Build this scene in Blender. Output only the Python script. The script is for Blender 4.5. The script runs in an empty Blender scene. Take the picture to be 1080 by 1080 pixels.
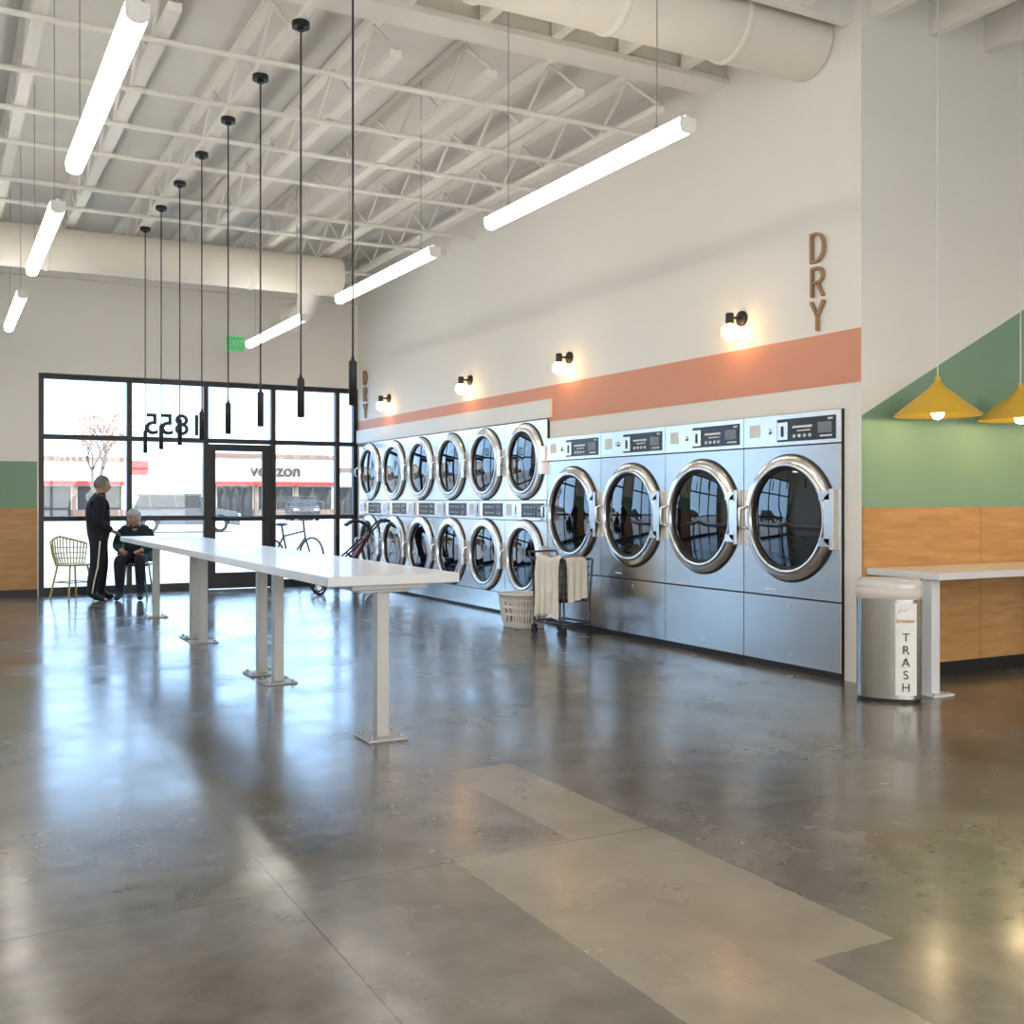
import bpy, bmesh, math, random
from mathutils import Vector, Matrix
random.seed(4)
D=bpy.data; SC=bpy.context.scene; COL=SC.collection
R=math.radians

# ---------------------------------------------------------------- materials
def new_mat(name):
    m=D.materials.new(name); m.use_nodes=True
    nt=m.node_tree; b=nt.nodes['Principled BSDF']
    return m,nt,b
def pbr(name,col,rough=0.5,metal=0.0,var=0.06,scale=6.0,bump=0.0,spec=0.5,coat=0.0,stretch=None):
    m,nt,b=new_mat(name); N=nt.nodes; L=nt.links
    tc=N.new('ShaderNodeTexCoord'); mp=N.new('ShaderNodeMapping'); L.new(tc.outputs['Object'],mp.inputs[0])
    if stretch: mp.inputs['Scale'].default_value=stretch
    no=N.new('ShaderNodeTexNoise'); no.inputs['Scale'].default_value=scale; no.inputs['Detail'].default_value=4
    L.new(mp.outputs[0],no.inputs['Vector'])
    mx=N.new('ShaderNodeMix'); mx.data_type='RGBA'
    a=[max(0,c*(1-var)) for c in col]; c2=[min(1,c*(1+var)) for c in col]
    mx.inputs[6].default_value=(*a,1); mx.inputs[7].default_value=(*c2,1)
    L.new(no.outputs['Fac'],mx.inputs[0]); L.new(mx.outputs[2],b.inputs['Base Color'])
    b.inputs['Roughness'].default_value=rough; b.inputs['Metallic'].default_value=metal
    b.inputs['Specular IOR Level'].default_value=spec; b.inputs['Coat Weight'].default_value=coat
    if bump>0:
        bp=N.new('ShaderNodeBump'); bp.inputs['Strength'].default_value=bump; bp.inputs['Distance'].default_value=0.01
        L.new(no.outputs['Fac'],bp.inputs['Height']); L.new(bp.outputs[0],b.inputs['Normal'])
    return m
def emit(name,col,s):
    m,nt,b=new_mat(name)
    b.inputs['Base Color'].default_value=(*[min(1,c) for c in col],1)
    b.inputs['Emission Color'].default_value=(*col,1); b.inputs['Emission Strength'].default_value=s
    return m
def steel(name,col,rough):
    m,nt,b=new_mat(name); N=nt.nodes; L=nt.links
    tc=N.new('ShaderNodeTexCoord'); mp=N.new('ShaderNodeMapping'); mp.inputs['Scale'].default_value=(1,1.0,45); L.new(tc.outputs['Object'],mp.inputs[0])
    n=N.new('ShaderNodeTexNoise'); n.inputs['Scale'].default_value=3; n.inputs['Detail'].default_value=2; L.new(mp.outputs[0],n.inputs['Vector'])
    mx=N.new('ShaderNodeMix'); mx.data_type='RGBA'; mx.inputs[6].default_value=(*[k*.95 for k in col],1); mx.inputs[7].default_value=(*[min(1,k*1.05) for k in col],1)
    L.new(n.outputs['Fac'],mx.inputs[0]); L.new(mx.outputs[2],b.inputs['Base Color']); b.inputs['Metallic'].default_value=1
    b.inputs['Roughness'].default_value=rough; return m

M_wall=pbr('paint_white',(0.86,0.83,0.775),0.6,var=0.02,scale=2)
M_trimw=pbr('paint_trim_white',(0.87,0.85,0.79),0.5,var=0.02)
M_coral=pbr('paint_coral',(0.74,0.32,0.20),0.55,var=0.03)
M_green=pbr('paint_green',(0.22,0.36,0.245),0.55,var=0.03)
M_steelw=pbr('joist_paint',(0.86,0.83,0.76),0.6,var=0.04)
M_deck=pbr('deck_paint',(0.74,0.72,0.67),0.75,var=0.08,scale=3)
M_duct=pbr('duct_paint',(0.84,0.78,0.68),0.5,var=0.04)
M_black=pbr('black_metal',(0.010,0.010,0.012),0.45,var=0.2)
M_frame=pbr('black_anodised',(0.008,0.009,0.012),0.4,var=0.2)
M_steel=steel('brushed_steel',(0.55,0.54,0.52),0.25)
M_steel2=steel('brushed_steel_light',(0.72,0.71,0.69),0.25)
M_steel3=steel('bin_steel',(0.42,0.41,0.39),0.24)
M_chrome=pbr('polished_ring',(0.70,0.69,0.68),0.16,1.0,var=0.03)
M_ring=pbr('satin_ring',(0.80,0.80,0.79),0.22,0.75,var=0.03)
M_dark=pbr('dark_gap',(0.02,0.02,0.022),0.6,var=0.2)
M_rub=pbr('rubber_black',(0.012,0.012,0.012),0.5,var=0.2)
M_dglass=pbr('door_glass',(0.004,0.006,0.010),0.02,0.0,var=0.1,spec=0.7,coat=0.3)
M_disp=pbr('panel_black',(0.010,0.011,0.014),0.25,var=0.1)
M_label=pbr('label_white',(0.82,0.82,0.80),0.5,var=0.02)
M_grey=pbr('label_grey',(0.20,0.21,0.23),0.35)
M_tabtop=pbr('laminate_white',(0.70,0.705,0.72),0.30,var=0.02,coat=0.2)
M_tableg=pbr('table_leg_paint',(0.44,0.44,0.43),0.40,0.3,var=0.04)
M_bolt=pbr('bolt',(0.45,0.45,0.45),0.3,1.0)
M_yellow=pbr('yellow_enamel',(0.68,0.42,0.04),0.4,var=0.03)
M_letter=pbr('letter_wood',(0.36,0.22,0.12),0.5,var=0.15,scale=14)
M_skin=pbr('skin',(0.46,0.27,0.20),0.5,var=0.06)
M_hairg=pbr('hair_grey',(0.15,0.135,0.125),0.7,var=0.25,scale=50)
M_hairw=pbr('hair_white',(0.42,0.42,0.42),0.7,var=0.15,scale=50)
M_jacket=pbr('jacket_black',(0.007,0.007,0.010),0.85,var=0.3)
M_pants=pbr('track_pants',(0.008,0.009,0.015),0.8,var=0.3)
M_shoe=pbr('shoe',(0.02,0.02,0.02),0.5)
M_coat=pbr('coat_teal',(0.008,0.028,0.036),0.85,var=0.3,scale=18)
M_jeans=pbr('trousers_navy',(0.010,0.012,0.024),0.85,var=0.3)
M_white=pbr('plastic_white',(0.80,0.80,0.77),0.35,var=0.02)
M_lid=pbr('lid_silver',(0.62,0.61,0.60),0.35,0.2,var=0.02)
M_cloth=pbr('cotton_cream',(0.78,0.74,0.66),0.85,var=0.06,scale=10,bump=0.3)
M_cloth2=pbr('cotton_orange',(0.70,0.36,0.16),0.85,var=0.2,scale=10,bump=0.3)
M_red=pbr('fabric_dark_red',(0.13,0.012,0.016),0.75,var=0.15)
M_fabk=pbr('fabric_black',(0.012,0.012,0.014),0.85,var=0.2)
M_chairy=pbr('chair_yellow',(0.58,0.50,0.16),0.4,var=0.04)
M_chairt=pbr('chair_teal',(0.07,0.22,0.22),0.4,var=0.04)
M_asph=pbr('asphalt',(0.34,0.35,0.36),0.9,var=0.12,scale=0.6)
M_conc=pbr('sidewalk',(0.50,0.50,0.49),0.9,var=0.06,scale=1.2)
M_stucco=pbr('stucco',(0.50,0.50,0.49),0.9,var=0.04)
M_brown=pbr('stone_brown',(0.17,0.13,0.11),0.9,var=0.15,scale=4)
M_rsign=pbr('sign_red',(0.34,0.02,0.02),0.6)
M_shopg=pbr('shop_glass',(0.02,0.028,0.035),0.3,spec=.25)
M_carsil=pbr('car_silver',(0.07,0.09,0.11),0.5,0.0,var=0.02,coat=0.1)
M_cardk=pbr('car_dark',(0.012,0.015,0.022),0.5,0.0,var=0.02,coat=0.1)
M_carwh=pbr('car_white',(0.45,0.45,0.45),0.4,0.0,var=0.02,coat=0.2)
M_tyre=pbr('tyre',(0.02,0.02,0.02),0.8)
M_bark=pbr('bark',(0.09,0.07,0.055),0.9,var=0.3,scale=20)
M_bud=pbr('buds',(0.36,0.20,0.14),0.8,var=0.2)
M_bag=pbr('bin_bag',(0.66,0.58,0.54),0.4,var=0.08,scale=20,bump=0.3)
M_letters=pbr('letters_black',(0.02,0.02,0.025),0.5)
M_orange=pbr('logo_orange',(0.65,0.20,0.10),0.5)
M_led=emit('led_diffuser',(1.0,0.96,0.89),7.5)
M_bulb=emit('warm_bulb',(1.0,0.60,0.24),11.0)
M_bulb2=emit('warm_bulb_pendant',(1.0,0.80,0.45),45.0)
M_exit=emit('exit_green',(0.10,0.65,0.22),0.15)

def mat_glass():
    m=D.materials.new('window_glass'); m.use_nodes=True; nt=m.node_tree; N=nt.nodes; L=nt.links
    N.clear(); o=N.new('ShaderNodeOutputMaterial'); mx=N.new('ShaderNodeMixShader')
    t=N.new('ShaderNodeBsdfTransparent'); g=N.new('ShaderNodeBsdfGlossy'); g.inputs['Roughness'].default_value=0.02
    t.inputs[0].default_value=(0.94,0.97,1,1)
    no=N.new('ShaderNodeTexNoise'); no.inputs['Scale'].default_value=1.0
    mr=N.new('ShaderNodeMapRange'); mr.inputs[3].default_value=0.04; mr.inputs[4].default_value=0.06
    L.new(no.outputs['Fac'],mr.inputs[0]); L.new(mr.outputs[0],mx.inputs[0])
    L.new(t.outputs[0],mx.inputs[1]); L.new(g.outputs[0],mx.inputs[2]); L.new(mx.outputs[0],o.inputs[0]); return m
M_glass=mat_glass()

def mat_wood():
    m,nt,b=new_mat('maple_plywood'); N=nt.nodes; L=nt.links
    tc=N.new('ShaderNodeTexCoord'); mp=N.new('ShaderNodeMapping'); mp.inputs['Scale'].default_value=(1.2,1.2,9)
    L.new(tc.outputs['Object'],mp.inputs[0])
    n1=N.new('ShaderNodeTexNoise'); n1.inputs['Scale'].default_value=2.2; n1.inputs['Detail'].default_value=6; n1.inputs['Distortion'].default_value=0.6
    L.new(mp.outputs[0],n1.inputs['Vector'])
    cr=N.new('ShaderNodeValToRGB'); e=cr.color_ramp.elements
    e[0].position=0.3; e[0].color=(0.44,0.215,0.07,1); e[1].position=0.72; e[1].color=(0.60,0.33,0.125,1)
    L.new(n1.outputs['Fac'],cr.inputs[0]); L.new(cr.outputs[0],b.inputs['Base Color'])
    b.inputs['Roughness'].default_value=0.45; return m
M_wood=mat_wood()

def mat_floor():
    m,nt,b=new_mat('polished_concrete'); N=nt.nodes; L=nt.links
    tc=N.new('ShaderNodeTexCoord'); sp=N.new('ShaderNodeSeparateXYZ'); L.new(tc.outputs['Object'],sp.inputs[0])
    X=sp.outputs[0]; Y=sp.outputs[1]
    def math_(op,a,b_=None):
        n=N.new('ShaderNodeMath'); n.operation=op
        for i,v in enumerate((a,b_)):
            if v is None: continue
            if isinstance(v,(int,float)): n.inputs[i].default_value=v
            else: L.new(v,n.inputs[i])
        return n.outputs[0]
    def noise(s,d=6,dist=0.0,rough=0.5):
        n=N.new('ShaderNodeTexNoise'); n.inputs['Scale'].default_value=s; n.inputs['Detail'].default_value=d
        n.inputs['Distortion'].default_value=dist; n.inputs['Roughness'].default_value=rough
        L.new(tc.outputs['Object'],n.inputs['Vector']); return n.outputs['Fac']
    nb=noise(0.9,8,0.0,0.6); nf=noise(5,5,0.0,0.6); nw=noise(14,3); nr=noise(1.3,5,0,0.6)
    wob=math_('MULTIPLY',math_('SUBTRACT',nw,0.5),0.02)
    Xw=math_('ADD',X,wob); Yw=math_('ADD',Y,wob)
    def rect(a,bb,c,d):
        p=math_('MULTIPLY',math_('GREATER_THAN',Xw,a),math_('LESS_THAN',Xw,bb))
        q=math_('MULTIPLY',math_('GREATER_THAN',Yw,c),math_('LESS_THAN',Yw,d))
        return math_('MULTIPLY',p,q)
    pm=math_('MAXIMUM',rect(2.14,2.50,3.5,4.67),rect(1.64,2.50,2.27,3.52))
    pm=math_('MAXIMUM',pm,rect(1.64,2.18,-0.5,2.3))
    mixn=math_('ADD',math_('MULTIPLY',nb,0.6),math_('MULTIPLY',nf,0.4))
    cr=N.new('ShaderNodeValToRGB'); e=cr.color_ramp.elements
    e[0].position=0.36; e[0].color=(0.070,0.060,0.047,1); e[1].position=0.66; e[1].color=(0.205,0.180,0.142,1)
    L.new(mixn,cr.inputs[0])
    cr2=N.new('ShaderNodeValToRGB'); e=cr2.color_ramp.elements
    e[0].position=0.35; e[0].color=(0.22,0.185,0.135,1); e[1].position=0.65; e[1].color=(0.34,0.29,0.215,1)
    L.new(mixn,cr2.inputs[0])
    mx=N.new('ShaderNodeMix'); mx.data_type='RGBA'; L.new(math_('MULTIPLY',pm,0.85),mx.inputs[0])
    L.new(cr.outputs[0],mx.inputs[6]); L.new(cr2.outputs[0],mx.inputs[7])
    j=None
    for ax,v in ((X,1.015),(Y,3.50),(X,-2.6),(Y,7.9),(X,4.6),(Y,12.2)):
        g=math_('LESS_THAN',math_('ABSOLUTE',math_('SUBTRACT',ax,v)),0.004)
        j=g if j is None else math_('MAXIMUM',j,g)
    mj=N.new('ShaderNodeMix'); mj.data_type='RGBA'; L.new(math_('MULTIPLY',j,0.8),mj.inputs[0])
    L.new(mx.outputs[2],mj.inputs[6]); mj.inputs[7].default_value=(0.02,0.017,0.013,1)
    L.new(mj.outputs[2],b.inputs['Base Color'])
    mr=N.new('ShaderNodeMapRange'); mr.inputs[1].default_value=0.35; mr.inputs[2].default_value=0.65
    mr.inputs[3].default_value=0.15; mr.inputs[4].default_value=0.30
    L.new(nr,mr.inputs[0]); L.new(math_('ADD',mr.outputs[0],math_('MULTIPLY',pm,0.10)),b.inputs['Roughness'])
    # sealer wears unevenly: reflectivity varies slightly
    m2=N.new('ShaderNodeMapRange'); m2.inputs[1].default_value=0.35; m2.inputs[2].default_value=0.65
    m2.inputs[3].default_value=0.5; m2.inputs[4].default_value=0.85
    L.new(mixn,m2.inputs[0]); L.new(m2.outputs[0],b.inputs['Specular IOR Level'])
    b.inputs['Coat Weight'].default_value=0.20; b.inputs['Coat Roughness'].default_value=0.14
    return m
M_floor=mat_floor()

# ---------------------------------------------------------------- mesh builder
class MB:
    def __init__(s): s.v=[];s.f=[];s.fm=[];s.fs=[];s.mats=[]
    def mi(s,m):
        if m not in s.mats: s.mats.append(m)
        return s.mats.index(m)
    def add(s,vs,fs,mat,smooth=False,M=None):
        o=len(s.v); k=s.mi(mat)
        for p in vs:
            p=Vector(p); s.v.append(tuple(M@p) if M is not None else tuple(p))
        for f in fs: s.f.append([i+o for i in f]); s.fm.append(k); s.fs.append(smooth)
        return s
    def box(s,x0,x1,y0,y1,z0,z1,mat,M=None):
        vs=[(x,y,z) for z in (z0,z1) for y in (y0,y1) for x in (x0,x1)]
        fs=[(0,2,3,1),(4,5,7,6),(0,1,5,4),(2,6,7,3),(0,4,6,2),(1,3,7,5)]
        return s.add(vs,fs,mat,False,M)
    def cyl(s,p0,p1,r0,mat,r1=None,n=16,caps=True,smooth=True,M=None):
        p0=Vector(p0);p1=Vector(p1); r1=r0 if r1 is None else r1
        d=(p1-p0).normalized(); a=d.orthogonal().normalized(); b=d.cross(a)
        vs=[];
        for p,r in ((p0,r0),(p1,r1)):
            for i in range(n):
                t=2*math.pi*i/n; vs.append(p+(a*math.cos(t)+b*math.sin(t))*r)
        fs=[(i,(i+1)%n,n+(i+1)%n,n+i) for i in range(n)]
        s.add(vs,fs,mat,smooth,M)
        if caps:
            s.add(vs,[tuple(reversed(range(n))),tuple(range(n,2*n))],mat,False,M)
        return s
    def lathe(s,prof,mat,M=None,n=48,smooth=True):
        vs=[];fs=[]
        for r,z in prof:
            for i in range(n):
                t=2*math.pi*i/n; vs.append((r*math.cos(t),r*math.sin(t),z))
        for k in range(len(prof)-1):
            for i in range(n):
                j=(i+1)%n; fs.append((k*n+i,k*n+j,(k+1)*n+j,(k+1)*n+i))
        return s.add(vs,fs,mat,smooth,M)
    def sphere(s,c,r,mat,nu=20,nv=12,M=None,fn=None,keep=None):
        if isinstance(r,(int,float)): r=(r,r,r)
        vs=[];fs=[]
        for k in range(nv+1):
            ph=math.pi*k/nv
            for i in range(nu):
                t=2*math.pi*i/nu
                d=Vector((math.sin(ph)*math.cos(t),math.sin(ph)*math.sin(t),math.cos(ph)))
                p=Vector((d.x*r[0],d.y*r[1],d.z*r[2]))
                if fn: p=fn(d,p)
                vs.append(p+Vector(c))
        for k in range(nv):
            for i in range(nu):
                j=(i+1)%nu; f=(k*nu+i,(k+1)*nu+i,(k+1)*nu+j,k*nu+j)
                if keep:
                    ph=math.pi*(k+.5)/nv;t=2*math.pi*(i+.5)/nu
                    if not keep(Vector((math.sin(ph)*math.cos(t),math.sin(ph)*math.sin(t),math.cos(ph)))): continue
                fs.append(f)
        return s.add(vs,fs,mat,True,M)
    def tube(s,pts,r,mat,n=8,closed=False,M=None,flat=None):
        pts=[Vector(p) for p in pts]; m=len(pts); vs=[];fs=[]; prev=None
        for k in range(m):
            if closed: d=(pts[(k+1)%m]-pts[k-1])
            else: d=pts[min(k+1,m-1)]-pts[max(k-1,0)]
            d=d.normalized() if d.length>1e-9 else Vector((0,0,1))
            if prev is None: a=d.orthogonal().normalized()
            else:
                a=prev-d*prev.dot(d); a=a.normalized() if a.length>1e-6 else d.orthogonal().normalized()
            prev=a; b=d.cross(a); rr=r[k] if isinstance(r,(list,tuple)) else r
            for i in range(n):
                t=2*math.pi*i/n; vs.append(pts[k]+(a*math.cos(t)+b*math.sin(t))*rr)
        for k in range(m if closed else m-1):
            k2=(k+1)%m
            for i in range(n):
                j=(i+1)%n; fs.append((k*n+i,k*n+j,k2*n+j,k2*n+i))
        s.add(vs,fs,mat,True,M)
        if not closed: s.add(vs,[tuple(reversed(range(n))),tuple(range((m-1)*n,m*n))],mat,False,M)
        return s
    def ribbon(s,pts,w,y0,y1,mat,M=None):
        P=[Vector((p[0],p[1])) for p in pts]; n=len(P); closed=(P[0]-P[-1]).length<1e-6
        Lf=[];Rt=[]
        for k in range(n):
            if closed: a=P[(k-1) if k>0 else n-2]; c=P[(k+1) if k<n-1 else 1]
            else: a=P[max(k-1,0)]; c=P[min(k+1,n-1)]
            d1=(P[k]-a); d2=(c-P[k])
            d1=d1.normalized() if d1.length>1e-9 else d2.normalized(); d2=d2.normalized() if d2.length>1e-9 else d1
            t=(d1+d2).normalized(); nn=Vector((-t.y,t.x)); kx=min(1.6,1/max(.3,t.dot(d1)))
            Lf.append(P[k]+nn*w/2*kx); Rt.append(P[k]-nn*w/2*kx)
        vs=[]
        for y in (y0,y1):
            for q in Lf: vs.append((q.x,y,q.y))
            for q in Rt: vs.append((q.x,y,q.y))
        fs=[]
        for k in range(n-1):
            a,b,c,d=k,k+1,n+k+1,n+k; o=2*n
            fs+=[(a,b,c,d),(a+o,d+o,c+o,b+o),(a,a+o,b+o,b),(d,c,c+o,d+o)]
        if not closed: o=2*n; fs+=[(0,n,n+o,o),(n-1,n-1+o,2*n-1+o,2*n-1)]
        return s.add(vs,fs,mat,False,M)
    def prism(s,poly,y0,y1,mat,M=None,smooth=False,poly2=None):
        n=len(poly); poly2=poly2 or poly
        vs=[(x,y0,z) for x,z in poly]+[(x,y1,z) for x,z in poly2]
        fs=[tuple(range(n)),tuple(reversed(range(n,2*n)))]+[(i,n+i,n+(i+1)%n,(i+1)%n) for i in range(n)]
        return s.add(vs,fs,mat,smooth,M)
    def loft(s,rings,mat,M=None,n=40,e=4.0,cap0=True,cap1=True,smooth=True):
        vs=[];fs=[]
        for z,a,b in rings:
            for i in range(n):
                t=2*math.pi*i/n; c=math.cos(t); q=math.sin(t)
                vs.append((a*math.copysign(abs(c)**(2/e),c),b*math.copysign(abs(q)**(2/e),q),z))
        for k in range(len(rings)-1):
            for i in range(n):
                j=(i+1)%n; fs.append((k*n+i,k*n+j,(k+1)*n+j,(k+1)*n+i))
        s.add(vs,fs,mat,smooth,M)
        if cap0: s.add(vs,[tuple(reversed(range(n)))],mat,False,M)
        if cap1: s.add(vs,[tuple(range((len(rings)-1)*n,len(rings)*n))],mat,False,M)
        return s
    def text(s,t,size,ext,mat,M,align='CENTER',bold=0):
        c=D.curves.new('t','FONT'); c.body=t; c.size=size; c.extrude=ext; c.align_x=align; c.align_y='CENTER'; c.offset=bold
        o=D.objects.new('t',c); COL.objects.link(o)
        dg=bpy.context.evaluated_depsgraph_get(); me=D.meshes.new_from_object(o.evaluated_get(dg))
        s.add([v.co.copy() for v in me.vertices],[list(p.vertices) for p in me.polygons],mat,False,M)
        D.objects.remove(o); D.meshes.remove(me); return s
    def mesh_in(s,me,mats,M=None):
        o=len(s.v); idx=[s.mi(m) for m in mats]
        for v in me.vertices: s.v.append(tuple(M@v.co) if M is not None else tuple(v.co))
        for p in me.polygons:
            s.f.append([i+o for i in p.vertices]); s.fm.append(idx[p.material_index]); s.fs.append(True)
    def mesh(s,name,recalc=True):
        me=D.meshes.new(name); me.from_pydata(s.v,[],s.f)
        for m in s.mats: me.materials.append(m)
        for p,k,sm in zip(me.polygons,s.fm,s.fs): p.material_index=k; p.use_smooth=sm
        if recalc:
            bm=bmesh.new(); bm.from_mesh(me); bmesh.ops.recalc_face_normals(bm,faces=bm.faces); bm.to_mesh(me); bm.free()
        me.update(); return me
    def obj(s,name,loc=(0,0,0),rz=0,bevel=0,parent=None):
        o=D.objects.new(name,s.mesh(name)); COL.objects.link(o); o.location=loc; o.rotation_euler=(0,0,rz)
        if bevel:
            b=o.modifiers.new('bevel','BEVEL'); b.width=bevel; b.segments=2; b.limit_method='ANGLE'; b.angle_limit=R(50)
        if parent: o.parent=parent
        return o
def inst(src,name,loc,rz=0):
    o=D.objects.new(name,src.data); COL.objects.link(o); o.location=loc; o.rotation_euler=(0,0,rz)
    for m in src.modifiers:
        if m.type=='BEVEL':
            b=o.modifiers.new('bevel','BEVEL'); b.width=m.width; b.segments=m.segments; b.limit_method='ANGLE'; b.angle_limit=m.angle_limit
    return o
def basis(ex,ey,ez,o=(0,0,0)):
    return Matrix(((ex[0],ey[0],ez[0],o[0]),(ex[1],ey[1],ez[1],o[1]),(ex[2],ey[2],ez[2],o[2]),(0,0,0,1)))

# ---------------------------------------------------------------- constants
WX=5.77; BY=15.85; AY=5.53; TOP=5.0
XL=-4.0; XR=9.0; YR=-3.0

# ---------------------------------------------------------------- room shell
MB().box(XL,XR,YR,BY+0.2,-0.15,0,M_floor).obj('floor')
MB().box(XL-.2,XR+.2,YR-.2,BY+.2,TOP,TOP+.15,M_deck).obj('ceiling')
w=MB(); 
w.box(WX,WX+.14,AY+.12,5.69,0,TOP,M_wall)
w.box(WX,WX+.14,5.69,9.92,1.97,TOP,M_wall)
w.box(WX,WX+.14,9.92,15.72,2.18,TOP,M_wall)
w.box(WX,WX+.14,15.72,BY,0,TOP,M_wall)
w.obj('wall_right')
MB().box(WX,XR,AY,AY+.12,0,TOP,M_wall).obj('wall_alcove')
MB().box(XR,XR+.2,YR,BY+.2,0,TOP,M_wall).obj('wall_far_right')
MB().box(XL-.2,XL,YR,BY+.2,0,TOP,M_wall).obj('wall_left')
w=MB()
for a,b,z0,z1 in ((XL,-3.5,0,TOP),(.1,1.2,0,TOP),(WX,XR,0,TOP),(-3.5,.1,3.04,TOP),(1.2,WX,3.04,TOP)):
    w.box(a,b,BY,BY+.2,z0,z1,M_wall)
w.obj('wall_back')
w=MB()
for a,b,z0,z1 in ((XL,-3,0,TOP),(7,XR,0,TOP),(-3,7,3.8,TOP),(-3,7,0,.1)):
    w.box(a,b,YR-.2,YR,z0,z1,M_wall)
w.obj('wall_rear')
# painted bands, panelling and trim
MB().box(WX-.004,WX,AY,BY,2.145,2.53,M_coral).obj('trim_coral_band')
MB().box(WX-.035,WX,9.86,BY,2.185,2.385,M_trimw).obj('trim_dryer_bulkhead',bevel=.003)
g=MB()
g.prism([(WX+.004,1.25),(XR,1.25),(XR,3.555),(WX+.004,1.905)],AY-.004,AY,M_green); g.obj('trim_green_paint')
g=MB(); g.box(.1,1.18,BY-.004,BY,1.2,1.83,M_green); g.box(XL,-3.52,BY-.004,BY,1.2,1.83,M_green); g.obj('trim_green_band')
g=MB(); 
xs=[WX+.002,7.0,8.2,XR]
for i in range(3): g.box(xs[i]+.002,xs[i+1]-.002,AY-.018,AY-.0005,.1,1.25,M_wood)
g.obj('trim_wood_alcove')
g=MB(); g.box(.1,1.18,BY-.02,BY-.0005,.1,1.2,M_wood); g.box(XL,-3.52,BY-.02,BY-.0005,.1,1.2,M_wood); g.obj('trim_wood_back')
MB().box(WX+.002,XR,AY-.022,AY-.0005,0,.1,M_black).obj('baseboard_alcove')
g=MB(); g.box(.1,1.18,BY-.024,BY-.0005,0,.1,M_black); g.box(XL,-3.52,BY-.024,BY-.0005,0,.1,M_black); g.obj('baseboard_back')

# ---------------------------------------------------------------- storefront windows and door
def storefront(name,xs,zs,y0,y1,skip=None,glass=True):
    b=MB(); t=.034; ym=(y0+y1)/2
    for x in xs: b.box(x-t,x+t,y0,y1,0.0,zs[-1],M_frame)
    for i in range(len(xs)-1):
        for k,z in enumerate(zs):
            if skip is not None and i==skip and z<2.1: continue
            h=.055 if k==0 else t
            z0=0.0 if k==0 else z-h; z1=.11 if k==0 else z+h
            if k==len(zs)-1: z0,z1=z-2*t,z
            b.box(xs[i]+t,xs[i+1]-t,y0,y1,z0,z1,M_frame)
        if glass:
            b.box(xs[i]+t,xs[i+1]-t,ym-.004,ym+.004,(2.17 if skip==i else .11),zs[-1]-.06,M_glass)
    return b.obj(name)
storefront('window_1',[1.235,2.38,3.444,4.44,5.446,WX-.034],[0,1.05,2.176,3.035],BY+.03,BY+.13,skip=2)
storefront('window_2',[-3.466,-2.3,-1.1,.066],[0,1.05,2.176,3.035],BY+.03,BY+.13)
storefront('rear_fill_window',[-2.96,-1,1,3,5,6.96],[.1,1.05,2.3,3.795],YR-.15,YR-.05)  # unseen window added behind the camera to let in fill daylight
d=MB(); x0,x1=3.48,4.405; ya,yb=BY+.04,BY+.10
d.box(x0,x0+.1,ya,yb,.01,2.13,M_frame); d.box(x1-.13,x1,ya,yb,.01,2.13,M_frame)
d.box(x0+.1,x1-.13,ya,yb,.01,.24,M_frame); d.box(x0+.1,x1-.13,ya,yb,2.03,2.13,M_frame); d.box(x0+.1,x1-.13,ya+.01,yb-.01,1.0,1.07,M_frame)
d.box(x0+.1,x1-.13,ya+.026,ya+.034,.24,2.03,M_glass)
d.tube([(x0+.06,ya,1.05),(x0+.06,ya-.07,1.05),(x1-.06,ya-.07,1.05),(x1-.06,ya,1.05)],.014,M_frame)
d.obj('door_1')
s=MB(); s.text('1855',.42,.003,M_letters,basis((-1,0,0),(0,0,1),(0,1,0),(3.0,BY+.07,2.38)),bold=.006); s.obj('street_number_sign')
s=MB(); s.box(3.72,3.98,BY-.05,BY-.001,3.51,3.71,M_exit); s.box(3.70,4.0,BY-.03,BY-.002,3.49,3.73,M_trimw)
s.text('EXIT',.12,.002,M_label,basis((1,0,0),(0,0,1),(0,-1,0),(3.85,BY-.053,3.61))); s.obj('exit_sign')

# ---------------------------------------------------------------- roof structure
def truss_mesh():
    b=MB(); y0,y1=0,BY-7.25
    b.box(-.045,.045,y0,y1,4.52,4.575,M_steelw); b.box(-.045,.045,y0,y1,4.93,4.995,M_steelw)
    n=18; st=(y1-y0)/n
    for i in range(n):
        a=(0,y0+i*st,4.57 if i%2==0 else 4.94); c=(0,y0+(i+1)*st,4.94 if i%2==0 else 4.57)
        b.cyl(a,c,.015,M_steelw,n=8,caps=False)
    return b
tr=None
for i in range(13):
    x=2.15+.78*(i-8)
    if tr is None: tr=truss_mesh().obj('roof_truss',(x,7.25,0))
    elif x<WX: inst(tr,'roof_truss',(x,7.25,0))
gb=MB(); gb.box(XL,WX-.001,7.0,7.24,4.78,TOP-.001,M_steelw); gb.box(XL,WX-.001,6.96,7.245,4.74,4.79,M_steelw); gb.obj('ceiling_girder',bevel=.004)
MB().box(XL,WX-.001,BY-.10,BY-.001,4.34,4.515,M_steelw).obj('trim_ledger_back')
for y in (7.72,8.72,9.6,10.5,11.74,12.6,14.3):
    MB().cyl((XL,y,4.494),(WX-.001,y,4.494),.022,M_steelw,n=10).obj('bridging_pipe')
for i in range(22):
    x=-3.7+.6*i
    if x>XR-.1: break
    r_=MB()
    if x<WX-.05:
        r_.box(-.04,.04,YR,5.62,4.74,TOP-.001,M_steelw); r_.box(-.04,.04,6.46,6.955,4.78,TOP-.001,M_steelw)
    else: r_.box(-.04,.04,YR,AY-.002,4.74,TOP-.001,M_steelw)
    r_.obj('roof_rafter',(x,0,0))
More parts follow.
